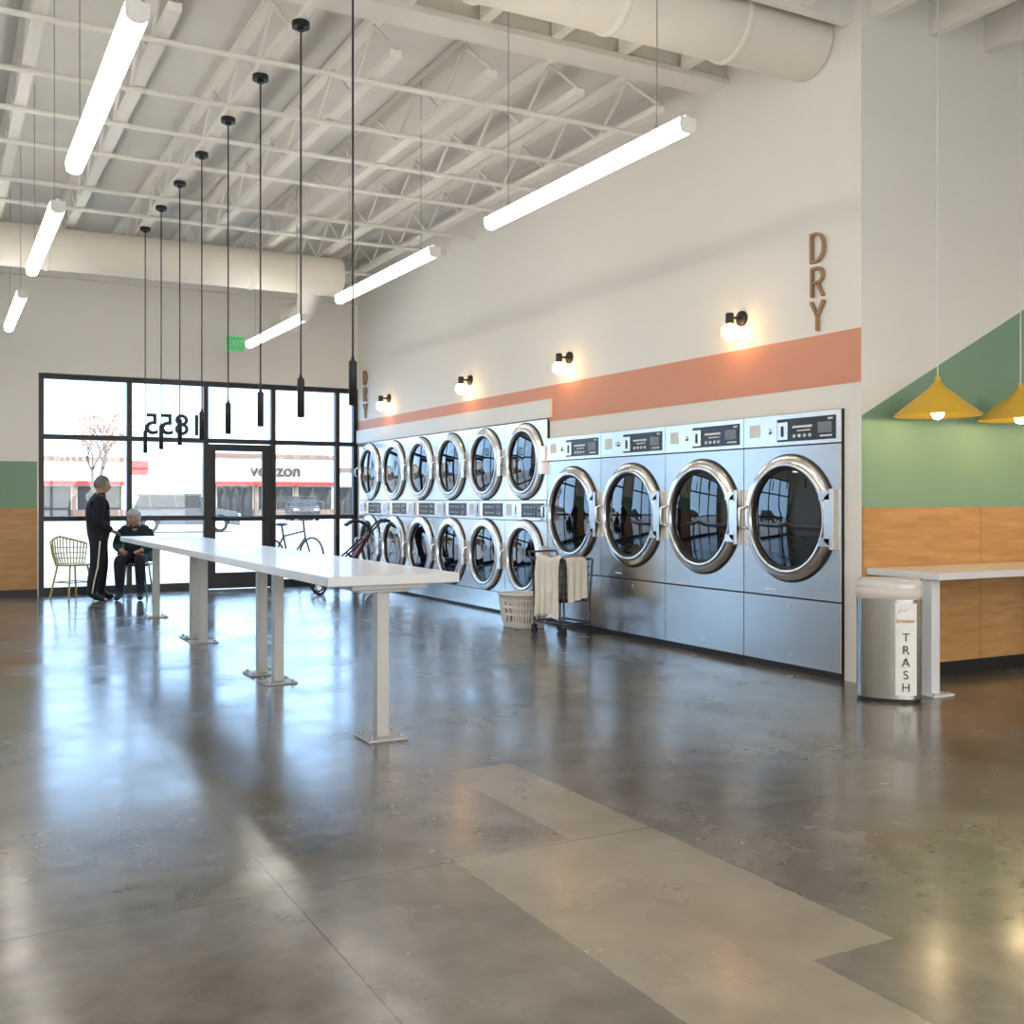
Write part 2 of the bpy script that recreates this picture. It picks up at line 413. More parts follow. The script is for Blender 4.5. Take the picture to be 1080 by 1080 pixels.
g=MB(); g.box(XL,WX-.002,5.622,5.69,4.72,TOP-.001,M_steelw); g.box(XL,WX-.002,6.40,6.458,4.76,TOP-.001,M_steelw); g.obj('duct_bay_header')
g=MB(); g.box(2.125,2.175,5.70,7.35,4.521,4.56,M_steelw)
for y in (5.8,6.7): g.cyl((2.15,y,4.56),(2.15,y,TOP-.001),.006,M_bolt,n=6)
g.obj('strut_rail')
for y in (4.6,2.4): MB().cyl((XL,y,4.70),(XR,y,4.70),.03,M_steelw,n=12).cyl((7.2,y,4.70),(7.2,y,4.62),.02,M_steelw).cyl((7.2,y,4.62),(7.2,y,4.60),.045,M_bolt).obj('sprinkler_pipe')
def duct(x0,x1,y,z,r,seams=1.2):
    b=MB(); b.cyl((x0,y,z),(x1,y,z),r,M_duct,n=40)
    x=x0+.3
    while x<x1: 
        b.lathe([(r,-.03),(r+.012,-.02),(r+.012,.02),(r,.03)],M_duct,basis((0,1,0),(0,0,1),(1,0,0),(x,y,z)),n=40); x+=seams
    return b
b=duct(XL+.01,4.68,13.6,4.25,.25)
b.tube([(4.35,13.75,4.17),(4.42,14.1,4.03),(4.5,14.5,3.95),(4.55,15.0,3.95)],.15,M_duct,n=24)
b.lathe([(.15,0),(.22,.12),(.22,.16)],M_duct,basis((0,0,1),(1,0,0),(0,1,0),(4.55,15.0,3.95)),n=24)
b.tube([(0,13.6,4.45),(0,13.6,4.99)],.008,M_bolt,n=6); b.tube([(3.2,13.6,4.45),(3.2,13.6,4.99)],.008,M_bolt,n=6)
b.obj('air_duct')
b=duct(2.7,WX-.01,6.05,4.72,.262,1.0)
b.obj('air_duct')

# ---------------------------------------------------------------- linear lights
def linear():
    b=MB(); L=2.44
    prof=[(-.05,-.02),(-.045,-.055),(-.02,-.072),(.02,-.072),(.045,-.055),(.05,-.02)]
    b.prism(prof+[(.05,.012),(-.05,.012)],.012,L-.012,M_led)
    b.box(-.014,.014,.012,L-.012,.0125,.03,M_trimw)
    cap=[(-.052,-.022),(-.047,-.058),(-.02,-.075),(.02,-.075),(.047,-.058),(.052,-.022),(.052,.014),(-.052,.014)]
    b.prism(cap,0,.012,M_trimw); b.prism(cap,L-.012,L,M_trimw)
    for y in (.3,L-.3):
        b.cyl((0,y,.03),(0,y,.07),.012,M_bolt,n=8)
        b.tube([(0,y,.06),(0,y,TOP-3.42-.003)],.0035,M_bolt,n=5)
    return b
src=None
for X,Ys in ((3.68,(4.79,8.24,11.9,-.05,-2.7)),(.752,(4.79,8.24,11.9,-.05,-2.7)),(-2.2,(4.79,8.24,11.9,1.0,-2.0)),(6.6,(-.3,-2.85))):  # fixtures behind the camera, far left and right are unseen, added for fill light
    for Y in Ys:
        if src is None: src=linear().obj('linear_light',(X,Y,3.42))
        else: inst(src,'linear_light',(X,Y,3.42))
# ---------------------------------------------------------------- black tube pendants
def pend():
    b=MB()
    b.cyl((0,0,4.48),(0,0,4.519),.06,M_black,n=24); b.cyl((0,0,4.46),(0,0,4.48),.025,M_black)
    b.tube([(0,0,2.12),(0,0,4.47)],.006,M_black,n=6)
    b.lathe([(.0,2.15),(.008,2.15),(.012,2.125),(.023,2.12),(.024,2.11),(.024,1.862),(.018,1.86),(.018,1.89),(0,1.89)],M_black,n=20)
    b.cyl((0,0,1.885),(0,0,1.888),.017,M_label,n=12)
    return b
p0=pend().obj('pendant_light',(2.15,6.0,0))
for k in range(1,8): inst(p0,'pendant_light',(2.15,6.0+1.025*k,0))
# ---------------------------------------------------------------- wall sconces
def sconce():
    b=MB(); MX=basis((0,0,1),(0,1,0),(-1,0,0))
    b.lathe([(0,.03),(.05,.03),(.062,.022),(.062,0)],M_black,MX,n=28)
    b.tube([(-.02,0,0),(-.13,0,0)],.012,M_black)
    b.lathe([(0,.035),(.03,.035),(.034,.02),(.034,-.045),(.026,-.06)],M_black,Matrix.Translation((-.135,0,0)),n=20)
    b.sphere((-.135,0,-.115),.068,M_bulb,24,16)
    return b
sc=sconce().obj('wall_sconce',(WX,6.80,2.78))
for y in (9.5,11.85,14.54): inst(sc,'wall_sconce',(WX,y,2.78))
def arc(cx,cz,rx,rz,a0,a1,n): return [(cx+rx*math.cos(R(a0+(a1-a0)*k/n)),cz+rz*math.sin(R(a0+(a1-a0)*k/n))) for k in range(n+1)]
LET={'D':[[(-.06,-.10),(-.06,.10)]+[(-.01,.10)]+arc(-.01,0,.075,.10,90,-90,12)[1:]+[(-.06,-.10)]],
     'R':[[(-.055,-.11),(-.055,.10),(.005,.10)]+arc(.005,.047,.052,.053,90,-90,8)[1:]+[(-.055,-.006)],[(.0,-.006),(.058,-.11)]],
     'Y':[[(-.065,.11),(0,.0),(0,-.11)],[(.065,.11),(0,.0)]]}
for y in (5.94,15.5):
    b=MB()
    for ch,z in (('D',3.18),('R',2.925),('Y',2.67)):
        for st in LET[ch]: b.ribbon(st,.021,-.028,0,M_letter,basis((0,-1,0),(1,0,0),(0,0,1),(WX-.004,y,z)))
    b.obj('dry_sign')

# ---------------------------------------------------------------- large dryers
def ring(b,cy,cz,R0,Ri,mat,n=56):
    Mr=basis((0,0,1),(0,1,0),(-1,0,0),(-.012,cy,cz)); k=(R0-Ri)
    b.lathe([(R0,0),(R0,.026),(R0-.10*k,.038),(R0-.14*k,.040),(Ri+.42*k,.046)],mat,Mr,n=n)
    b.lathe([(Ri+.42*k,.046),(Ri+.34*k,.056),(Ri+.2*k,.060),(Ri+.06*k,.055),(Ri,.03)],mat,Mr,n=n)
    b.lathe([(R0+.012,0),(R0+.012,.008),(R0,.012)],M_dark,Mr,n=n)
    b.lathe([(Ri,.031),(Ri-.008,.036),(Ri-.018,.032),(Ri-.02,.02)],M_rub,Mr,n=n)
    rg=Ri-.018
    b.lathe([(rg,.022),(rg*.9,.026),(rg*.6,.034),(rg*.3,.039),(0.001,.041)],M_dglass,Mr,n=n)
def big():
    W=1.0575; b=MB(); g=.004
    b.box(0,.85,g,W-g,.0,1.965,M_dark)
    b.box(-.012,0,g,W-g,.05,.553,M_steel); b.box(-.012,0,g,W-g,.565,1.714,M_steel); b.box(-.014,0,g,W-g,1.724,1.963,M_steel2)
    cy,cz=W/2,1.165
    ring(b,cy,cz,.48,.39,M_chrome)
    b.prism([(-.02,-.22),(.07,-.16),(.07,.16),(-.02,.22)],-.075,-.012,M_steel2,basis((0,1,0),(1,0,0),(0,0,1),(0,.035,cz)))
    for z in (cz-.17,cz+.17):
        b.cyl((-.06,.045,z-.05),(-.06,.045,z+.05),.018,M_chrome,n=14)
        b.box(-.075,-.02,.045,.16,z-.03,z+.03,M_chrome)
    b.tube([(-.06,W-.075,cz-.09),(-.11,W-.06,cz-.07),(-.11,W-.06,cz+.07),(-.06,W-.075,cz+.09)],.012,M_chrome,n=10)
    b.box(-.020,-.014,.05,.66,1.752,1.925,M_disp)
    b.box(-.024,-.020,.08,.22,1.80,1.88,M_grey); b.box(-.034,-.020,.53,.64,1.765,1.90,M_steel2)
    b.box(-.040,-.034,.575,.595,1.79,1.87,M_dark)
    for i in range(4): b.cyl((-.03,.30+.055*i,1.79),(-.02,.30+.055*i,1.79),.014,M_label,n=12)
    b.box(-.022,-.020,.28,.49,1.85,1.868,M_label); b.box(-.022,-.020,.30,.44,1.825,1.835,M_label); b.box(-.022,-.020,.08,.2,1.772,1.785,M_label); b.box(-.022,-.020,.07,.12,1.895,1.91,M_label)
    b.box(-.0165,-.014,.86,.98,1.80,1.90,M_label); b.cyl((-.03,.76,1.84),(-.014,.76,1.84),.022,M_chrome,n=20)
    b.box(-.0165,-.012,.70,.80,.60,.615,M_label)
    b.cyl((-.02,W/2,.50),(-.012,W/2,.50),.014,M_chrome,n=14); b.cyl((-.02,W/2,.12),(-.012,W/2,.12),.010,M_chrome,n=14)
    return b
bd=big().obj('tumble_dryer',(5.75,5.692,0),bevel=.0025)
for k in range(1,4): inst(bd,'tumble_dryer',(5.75,5.692+1.0575*k,0))
def stack():
    W=.965; b=MB(); g=.004
    b.box(0,.85,g,W-g,0,2.175,M_dark)
    b.box(-.012,0,g,W-g,.03,.235,M_steel2); b.box(-.012,0,g,W-g,.243,1.075,M_steel2)
    b.box(-.016,0,g,W-g,1.083,1.30,M_steel2); b.box(-.012,0,g,W-g,1.308,2.172,M_steel2)
    ring(b,W/2,1.735,.418,.325,M_ring,48); ring(b,W/2,.665,.418,.325,M_ring,48)
    for cz in (1.735,.665):
        b.box(-.07,-.012,.015,.075,cz-.15,cz+.15,M_ring)
        b.tube([(-.06,W-.06,cz-.07),(-.10,W-.05,cz-.05),(-.10,W-.05,cz+.05),(-.06,W-.06,cz+.07)],.011,M_chrome,n=8)
    b.box(-.020,-.016,.05,.56,1.115,1.27,M_disp); b.box(-.032,-.016,.60,.74,1.105,1.285,M_chrome); b.box(-.036,-.032,.66,.675,1.15,1.25,M_dark)
    b.box(-.018,-.016,.79,.92,1.13,1.26,M_label)
    for z in (1.155,1.225):
        b.box(-.023,-.020,.08,.20,z-.02,z+.02,M_grey)
        for i in range(4): b.cyl((-.027,.27+.065*i,z),(-.02,.27+.065*i,z),.012,M_label,n=10)
    return b
sd=stack().obj('stacked_dryer',(5.75,9.925,0),bevel=.0025)
for k in range(1,6): inst(sd,'stacked_dryer',(5.75,9.925+.965*k,0))

# ---------------------------------------------------------------- folding table
b=MB(); b.box(1.79,2.55,5.38,12.62,.848,.90,M_tabtop)
b.box(1.95,2.39,5.45,12.55,.815,.848,M_tableg)
for y in (5.52,7.55,7.98,10.0,10.4,12.4):
    x=2.14
    b.box(x-.036,x+.036,y-.036,y+.036,.012,.815,M_tableg)
    b.box(x-.115,x+.115,y-.115,y+.115,0,.013,M_tableg)
    b.box(x-.14,x+.14,y-.06,y+.06,.80,.816,M_tableg)
    for sx in (-1,1):
        for sy in (-1,1): b.cyl((x+sx*.085,y+sy*.085,.012),(x+sx*.085,y+sy*.085,.03),.013,M_bolt,n=6)
b.obj('folding_table',bevel=.004)
# ---------------------------------------------------------------- counter in alcove
b=MB(); b.box(5.80,8.9,4.88,AY-.02,.775,.822,M_tabtop)
for x in (5.87,7.4,8.8):
    b.box(x-.04,x+.04,4.97,5.05,.012,.775,M_tabtop); b.box(x-.1,x+.1,4.90,5.12,0,.013,M_tabtop)
    for sx in (-1,1):
        for yy in (4.93,5.09): b.cyl((x+sx*.07,yy,.012),(x+sx*.07,yy,.025),.01,M_bolt,n=6)
b.obj('counter_table',bevel=.003)
# ---------------------------------------------------------------- yellow cone pendants
def cone():
    b=MB()
    b.lathe([(.02,.235),(.035,.225),(.05,.20),(.285,.012),(.29,0),(.283,0),(.045,.19),(.02,.20)],M_yellow,n=48)
    b.cyl((0,0,.225),(0,0,.27),.02,M_yellow); b.tube([(0,0,.26),(0,0,TOP-1.89)],.004,M_label,n=6)
    b.cyl((0,0,.05),(0,0,.21),.020,M_label); b.sphere((0,0,.018),.042,M_bulb2,20,14)
    return b
cp=cone().obj('cone_pendant_lamp',(6.09,5.14,1.885))
for x in (6.96,7.83): inst(cp,'cone_pendant_lamp',(x,5.14,1.885))

# ---------------------------------------------------------------- trash can
b=MB()
b.loft([(0,.198,.143),(.025,.198,.143)],M_rub,e=3)
b.loft([(.025,.202,.147),(.69,.202,.147)],M_steel3,e=3,cap0=False,cap1=False,n=56)
b.loft([(.665,.204,.149),(.67,.209,.154),(.70,.211,.156),(.735,.207,.152),(.75,.19,.137)],M_bag,e=3,cap0=False,cap1=False,n=56)
b.loft([(.725,.205,.150),(.745,.207,.152),(.775,.200,.146),(.79,.182,.130),(.786,.150,.10),(.74,.140,.095)],M_lid,e=3,cap0=False,cap1=False,n=56)
b.loft([(.735,.142,.097),(.74,.14,.095)],M_dark,e=3)
def shell(u,off):
    a,bb,e=.202,.147,3; return -bb*(1-abs(u/a)**e)**(1/e)-off
us=[.045+.0115*k for k in range(12)]
vs=[(u,shell(u,.0015),z) for z in (.05,.64) for u in us]; n=len(us)
b.add(vs,[(k,k+1,n+k+1,n+k) for k in range(n-1)],M_label)
for i,ch in enumerate('TRASH'):
    b.text(ch,.078,.0008,M_letters,basis((.985,.17,0),(0,0,1),(.17,-.985,0),(.108,shell(.108,.005),.42-.08*i)))
b.text('breeze',.040,.0008,M_orange,basis((.985,.17,0),(0,0,1),(.17,-.985,0),(.104,shell(.104,.007),.53)))
b.tube([(.06,shell(.06,.003),.575),(.08,shell(.08,.003),.60),(.10,shell(.1,.003),.59),(.12,shell(.12,.003),.605)],.002,M_orange,n=5)
b.obj('trash_can',(5.50,5.03,0),R(-50))

# ---------------------------------------------------------------- laundry basket
b=MB()
def rr(z): return .175+.045*z/.34, .205+.05*z/.34
b.loft([(0,.165,.195),(.004,.175,.205),(.07,)+rr(.07)],M_white,e=3,cap1=False)
for za,zb in ((.13,.155),(.205,.23)):
    a=rr(za);c=rr(zb); b.loft([(za,)+a,(zb,)+c,(zb,c[0]-.006,c[1]-.006),(za,a[0]-.006,a[1]-.006),(za,)+a],M_white,e=3,cap0=False,cap1=False)
b.loft([(.28,)+rr(.28),(.335,)+rr(.335),(.34,rr(.34)[0]+.018,rr(.34)[1]+.018),(.352,rr(.34)[0]+.015,rr(.34)[1]+.015),(.352,rr(.34)[0]-.01,rr(.34)[1]-.01),(.28,rr(.28)[0]-.006,rr(.28)[1]-.006)],M_white,e=3,cap0=False,cap1=False)
for i in range(36):
    t=2*math.pi*i/36; c=math.cos(t); q=math.sin(t); pts=[]
    for z in (.06,.17,.29):
        a_,b_=rr(z); pts.append(((a_-.003)*math.copysign(abs(c)**(2/3),c),(b_-.003)*math.copysign(abs(q)**(2/3),q),z))
    b.tube(pts,.011,M_white,n=6)
b.sphere((0,0,.16),(.165,.2,.12),M_cloth2,20,12,fn=lambda d,p:p*(1+.08*math.sin(9*d.x+4*d.y)*math.cos(7*d.z)))
b.obj('laundry_basket',(5.31,9.66,0),R(8))

# ---------------------------------------------------------------- wire laundry cart
b=MB(); a,c=.20,.24
def rloop(z,ax,cy,rad=.06):
    P=[]
    for sx,sy,t0 in ((1,1,0),(-1,1,90),(-1,-1,180),(1,-1,270)):
        for k in range(5):
            t=R(t0+90*k/4); P.append(((ax-rad)*sx+rad*math.cos(t),(cy-rad)*sy+rad*math.sin(t),z))
    return P
M_wire=pbr('cart_wire',(0.10,0.10,0.11),0.35,0.8)
for z,s,r_ in ((.74,1,.011),(.66,.985,.004),(.58,.97,.004),(.50,.955,.004),(.42,.94,.004),(.34,.92,.007),(.13,.95,.012)):
    b.tube(rloop(z,a*s,c*s),r_,M_wire,closed=True,n=6)
for sgn in (-1,1):
    for i in range(11):
        y=-.215+.043*i; b.tube([(sgn*a,y*.99,.74),(sgn*a*.92,y*.92,.34)],.0035,M_wire,n=5)
    for i in range(9):
        x=-.17+.0425*i; b.tube([(x,sgn*c,.74),(x*.92,sgn*c*.92,.34)],.0035,M_wire,n=5)
for i in range(10): y=-.20+.0445*i; b.tube([(-a*.92,y,.34),(a*.92,y,.34)],.0035,M_wire,n=5)
for sx in (-1,1):
    for sy in (-1,1):
        x,y=sx*(a-.03),sy*(c-.03)
        b.tube([(x,y,.10),(x,y,.36),(sx*(a-.01),sy*(c-.01),.74)],.011,M_wire,n=8)
        b.box(x-.018,x+.018,y-.022,y+.022,.055,.10,M_black); b.cyl((x-.012,y,.038),(x+.012,y,.038),.038,M_rub,n=18)
b.tube([(-a+.02,c,.74),(-a+.02,c+.05,.80),(a-.02,c+.05,.80),(a-.02,c,.74)],.011,M_wire,n=8)
vs=[];fs=[];nu,nv=30,24
path=[(.10,.62),(-.06,.72),(-.16,.762),(-.205,.772),(-.230,.74),(-.236,.62),(-.234,.46),(-.236,.30),(-.240,.17)]
for i in range(nu):
    u=i/(nu-1); y=-.235+.36*u
    for j in range(nv):
        t=j/(nv-1)*(len(path)-1); k=min(int(t),len(path)-2); f=t-k
        x=path[k][0]*(1-f)+path[k+1][0]*f; z=path[k][1]*(1-f)+path[k+1][1]*f
        am=.020*max(0,(t-3)/5)*1.2; x-=am*(1+math.sin(u*24+t*.6)); z+= .012*math.sin(u*9) + (.06*math.sin(u*3.1) if t>6 else 0)
        vs.append((x,y*(1-.12*t/8)+.01*math.sin(u*17),z))
for i in range(nu-1):
    for j in range(nv-1): fs.append((i*nv+j,(i+1)*nv+j,(i+1)*nv+j+1,i*nv+j+1))
b.add(vs,fs,M_cloth,True)
# part of the sheet hangs over the near end as well
vs=[];fs=[]
path2=[(-.02,.64),(-.14,.73),(-.215,.765),(-.258,.745),(-.268,.62),(-.266,.45),(-.268,.33)]
for i in range(20):
    u=i/19; x=-.19+.26*u
    for j in range(18):
        t=j/17*(len(path2)-1); k=min(int(t),len(path2)-2); f=t-k
        y=path2[k][0]*(1-f)+path2[k+1][0]*f; z=path2[k][1]*(1-f)+path2[k+1][1]*f
        am=.016*max(0,(t-2.5)/4); y-=am*(1+math.sin(u*19+t*.5)); z+=.05*u*max(0,(t-4)/2)
        vs.append((x,y,z))
for i in range(19):
    for j in range(17): fs.append((i*18+j,(i+1)*18+j,(i+1)*18+j+1,i*18+j+1))
b.add(vs,fs,M_cloth,True)
b.sphere((0.01,.0,.52),(.165,.20,.17),M_cloth,24,14,fn=lambda d,p:p*(1+.10*math.sin(8*d.x+5*d.y)*math.cos(6*d.z+2*d.y)))
b.obj('laundry_cart',(5.33,8.93,0),R(12))

# ---------------------------------------------------------------- stroller by the door
b=MB()
for q in (-1,1):
    y=.22*q
    b.tube([(.42,y,.14),(.18,y,.42),(-.22,y,.78),(-.42,y,1.0),(-.50,y,1.02)],.014,M_black)
    b.tube([(-.34,y,.14),(-.10,y,.44),(.02,y,.57)],.014,M_black)
    b.tube([(-.34,y,.14),(.05,y,.22),(.42,y,.14)],.009,M_black)
    b.tube([(-.46,y,1.015),(-.56,y,1.02)],.022,M_rub)
    for x,r_ in ((.42,.10),(-.34,.13)):
        b.lathe([(r_-.02,-.02),(r_,-.012),(r_,.012),(r_-.02,.02),(r_-.03,.012),(r_-.03,-.012),(r_-.02,-.02)],M_rub,basis((1,0,0),(0,0,-1),(0,1,0),(x,y+.03*q,r_)),n=28)
        b.cyl((x,y-.01,r_),(x,y+.04*q,r_),.03,M_bolt,n=14)
        for k in range(6): b.tube([(x,y+.03*q,r_),(x+(r_-.02)*math.cos(k*1.047),y+.03*q,r_+(r_-.02)*math.sin(k*1.047))],.004,M_bolt,n=5)
b.tube([(-.34,-.22,.16),(-.34,.22,.16)],.010,M_black); b.tube([(.18,-.22,.42),(.18,.22,.42)],.010,M_black); b.tube([(-.22,-.22,.78),(-.22,.22,.78)],.010,M_black)
b.prism([(.20,.44),(-.02,.42),(-.10,.48),(-.30,.84),(-.27,.86),(-.07,.53),(0,.47),(.20,.48)],-.20,.20,M_red)
b.prism([(-.30,.84),(-.28,.94),(-.18,1.02),(-.04,1.03),(.06,.96),(.04,.94),(-.05,1.0),(-.17,.99),(-.25,.93),(-.27,.84)],-.215,.215,M_fabk)
b.prism([(-.28,.20),(.22,.20),(.26,.30),(-.30,.30)],-.17,.17,M_fabk)
b.obj('stroller',(5.08,14.35,0),R(165))

# ---------------------------------------------------------------- chairs
def wire_chair(mat):
    b=MB()
    seat=[(.21*math.cos(2*math.pi*k/24),.21*math.sin(2*math.pi*k/24),.45) for k in range(24)]
    b.tube(seat,.013,mat,closed=True)
    b.lathe([(.0,.447),(.205,.447),(.205,.457),(0,.457)],mat,n=32)
    for k in range(17):
        t=R(-78+k*156/16); c,q=math.cos(t),math.sin(t)
        h=.82-.10*abs(k-8)/8
        b.tube([(-.20*c,.21*q,.45),(-.25*c,.25*q,.60),(-.27*c,.27*q,h)],.009,mat,n=6)
    b.tube([(-.27*math.cos(R(a_)),.27*math.sin(R(a_)),.82-.10*abs(a_)/78) for a_ in range(-78,79,6)],.014,mat)
    for h in (.53,.60,.67): b.tube([(-(.225+.03*(h-.53)/.1)*math.cos(R(a_)),(.23+.025*(h-.53)/.1)*math.sin(R(a_)),h) for a_ in range(-78,79,6)],.007,mat)
    for sx in (-1,1):
        for sy in (-1,1): b.tube([(.13*sx,.13*sy,.45),(.20*sx,.20*sy,0.0)],.013,mat)
    b.tube([(.165*sx,.165*sy,.22) for sx,sy in ((1,1),(-1,1),(-1,-1),(1,-1))],.008,mat,closed=True)
    return b
wire_chair(M_chairy).obj('wire_chair',(1.57,15.3,0),R(-60))
b=MB()
b.loft([(.425,.20,.20),(.44,.21,.215),(.452,.205,.21)],M_chairt,e=4)
vs=[];fs=[]
for i in range(13):
    t=R(-60+10*i)
    for j in range(7):
        z=.47+.36*j/6; r=.235+.05*(j/6); vs.append((-r*math.cos(t)*(1.0),r*math.sin(t),z-.03*abs(i-6)/6*(j/6)))
n0=len(vs)
for p in list(vs): vs.append((p[0]*1.05-.002,p[1]*1.05,p[2]))
for i in range(12):
    for j in range(6):
        q=(i*7+j,(i+1)*7+j,(i+1)*7+j+1,i*7+j+1); fs.append(q); fs.append(tuple(reversed([k+n0 for k in q])))
for i in range(12):
    for j in (0,6): fs.append((i*7+j,(i+1)*7+j,(i+1)*7+j+n0,i*7+j+n0))
for j in range(6):
    for i in (0,12): fs.append((i*7+j,i*7+j+1,i*7+j+1+n0,i*7+j+n0))
b.add(vs,fs,M_chairt,True)
for sy in (-1,1): b.tube([(-.16,.13*sy,.43),(-.2,.13*sy,.50)],.012,M_chairt)
for sx in (-1,1):
    for sy in (-1,1): b.tube([(.15*sx,.15*sy,.43),(.21*sx,.20*sy,0)],.012,M_chairt)
CH_ANG=R(250)
b.obj('cafe_chair',(2.33,15.10,0),CH_ANG)

# ---------------------------------------------------------------- people
def skin_mesh(verts,edges,radii,root,lv=2):
    me=D.meshes.new('sk'); me.from_pydata(verts,edges,[]); o=D.objects.new('sk',me); COL.objects.link(o)
    o.modifiers.new('s','SKIN')
    sv=me.skin_vertices[0].data
    for i,r in enumerate(radii): sv[i].radius=(r,r) if isinstance(r,(int,float)) else r; sv[i].use_root=(i==root)
    ss=o.modifiers.new('ss','SUBSURF'); ss.levels=lv; ss.render_levels=lv
    dg=bpy.context.evaluated_depsgraph_get(); dg.update()
    m2=D.meshes.new_from_object(o.evaluated_get(dg)); D.objects.remove(o); D.meshes.remove(me); return m2
def seg_dist(p,a,b):
    ab=b-a; t=max(0,min(1,(p-a).dot(ab)/max(ab.length_squared,1e-9))); return (p-a-ab*t).length
def body(b,J,E,mats,M=None):
    names=list(J); idx={n:i for i,n in enumerate(names)}
    verts=[J[n][0] for n in names]; radii=[J[n][1] for n in names]
    edges=[(idx[e[0]],idx[e[1]]) for e in E]
    me=skin_mesh(verts,edges,radii,idx['pelvis'])
    for p in me.polygons:
        c=p.center; best=min(range(len(E)),key=lambda k:seg_dist(c,Vector(J[E[k][0]][0]),Vector(J[E[k][1]][0])))
        p.material_index=E[best][2]
    b.mesh_in(me,mats,M)
def hand(b,wrist,dirv,side,up,mat,curl=.5,s=1.0):
    d=Vector(dirv).normalized(); u=Vector(up); u=(u-d*u.dot(d)).normalized(); w=d.cross(u)*side
    W=Vector(wrist)
    P=lambda f,l,h:W+d*f*s+w*l*s+u*h*s
    me=skin_mesh([P(-.02,0,0),P(.03,0,0),P(.06,.0,0),P(.085,.0,-.002)],[(0,1),(1,2),(2,3)],[.024*s,(.034*s,.018*s),(.038*s,.017*s),(.034*s,.014*s)],0)
    b.mesh_in(me,[mat])
    for l,L in ((.030,.072),(.010,.080),(-.011,.075),(-.031,.058)):
        p=P(.075,l,0); pts=[p]; a=.15+curl*.3
        for k,f in enumerate((.45,.32,.23)):
            a+=curl*.6*k; p=p+(d*math.cos(a)-u*math.sin(a))*L*f*s; pts.append(p)
        b.mesh_in(skin_mesh([tuple(q) for q in pts],[(0,1),(1,2),(2,3)],[.010*s,.0095*s,.0088*s,.0075*s],0,1),[mat])
    pts=[P(.02,.025,-.004),P(.045,.052,-.012),P(.068,.062,-.022),P(.088,.060,-.032)]
    b.mesh_in(skin_mesh([tuple(q) for q in pts],[(0,1),(1,2),(2,3)],[.013*s,.012*s,.0105*s,.009*s],0,1),[mat])
def head(b,c,yaw,pitch,hair,hairlen=0.0,s=1.0,hat=False):
    M=Matrix.Translation(c)@Matrix.Rotation(yaw,4,'Z')@Matrix.Rotation(pitch,4,'Y')@Matrix.Scale(s,4)
    def face(d,p):
        q=p.copy()
        if d.z<0: q.y*=1+.28*d.z; q.x*= 1+ (.10*d.z if d.x>0 else .30*d.z)
        if d.x>0:
            q.x+=.022*math.exp(-((d.y/.13)**2+((d.z+.12)/.16)**2))
            q.x+=.008*math.exp(-((d.y/.10)**2+((d.z-.08)/.12)**2))
            q.x-=.010*(math.exp(-(((d.y-.33)/.16)**2+((d.z-.10)/.12)**2))+math.exp(-(((d.y+.33)/.16)**2+((d.z-.10)/.12)**2)))
            q.x+=.006*math.exp(-((d.y/.3)**2+((d.z-.32)/.1)**2))
            q.x+=.008*math.exp(-((d.y/.25)**2+((d.z+.48)/.10)**2))
            q.x+=.010*math.exp(-((d.y/.3)**2+((d.z+.85)/.12)**2))
        return q
    b.sphere((0,0,0),(.095,.076,.118),M_skin,40,30,M,face)
    for sy in (-1,1):
        b.sphere((.079,.029*sy,.010),(.010,.012,.008),M_label,12,8,M); b.sphere((.086,.029*sy,.010),.005,M_letters,8,6,M)
        b.tube([(.088,.014*sy,.030),(.088,.03*sy,.034),(.078,.045*sy,.030)],.004,hair,n=5,M=M)
        b.sphere((-.005,.078*sy,.0),(.017,.009,.030),M_skin,14,10,M,lambda d,p:p)
    b.tube([(.086,-.024,-.052),(.094,0,-.050),(.086,.024,-.052)],[.003,.005,.003],M_orange,n=6,M=M)
    b.cyl((-.01,0,-.16),(-.01,0,-.05),.05,M_skin,n=20,M=M)
    kp=(lambda d: (d.x<.25 and d.z>-.35-hairlen) or d.z>.48)
    b.sphere((-.006,0,.012),(.101,.085,.121),hair,44,32,M,lambda d,p:p*(1+.02*math.sin(23*d.y+9*d.z)),kp)
    b.sphere((-.012,0,.020),(.088,.082,.114),hair,24,16,M,keep=lambda d:d.x<.45 and d.z>-.3-hairlen)
    if hat:
        b.sphere((-.006,0,.022),(.108,.093,.125),M_hairw,32,20,M,keep=lambda d:d.z>.28)
        b.lathe([(.100,0),(.106,.008),(.103,.035)],M_hairw,M@Matrix.Translation((-.006,0,.045))@Matrix.Diagonal((1,.88,1,1)),n=32)
E_=[('pelvis','waist',0),('waist','chest',0),('chest','upper',0),('upper','neck',0),('neck','nk2',3)]
for s_ in 'LR': E_+=[('upper','sh'+s_,0),('sh'+s_,'el'+s_,0),('el'+s_,'wr'+s_,0),('wr'+s_,'hd'+s_,3),('pelvis','hip'+s_,1),('hip'+s_,'kn'+s_,1),('kn'+s_,'cf'+s_,1),('cf'+s_,'an'+s_,1),('an'+s_,'bl'+s_,2),('bl'+s_,'to'+s_,2)]
b=MB(); J={'pelvis':((0,0,.86),(.155,.17)),'waist':((0,0,.99),(.16,.175)),'chest':((-.015,0,1.17),(.17,.19)),'upper':((-.01,0,1.295),(.135,.15)),'neck':((.01,0,1.37),.07),'nk2':((.025,0,1.43),.05)}
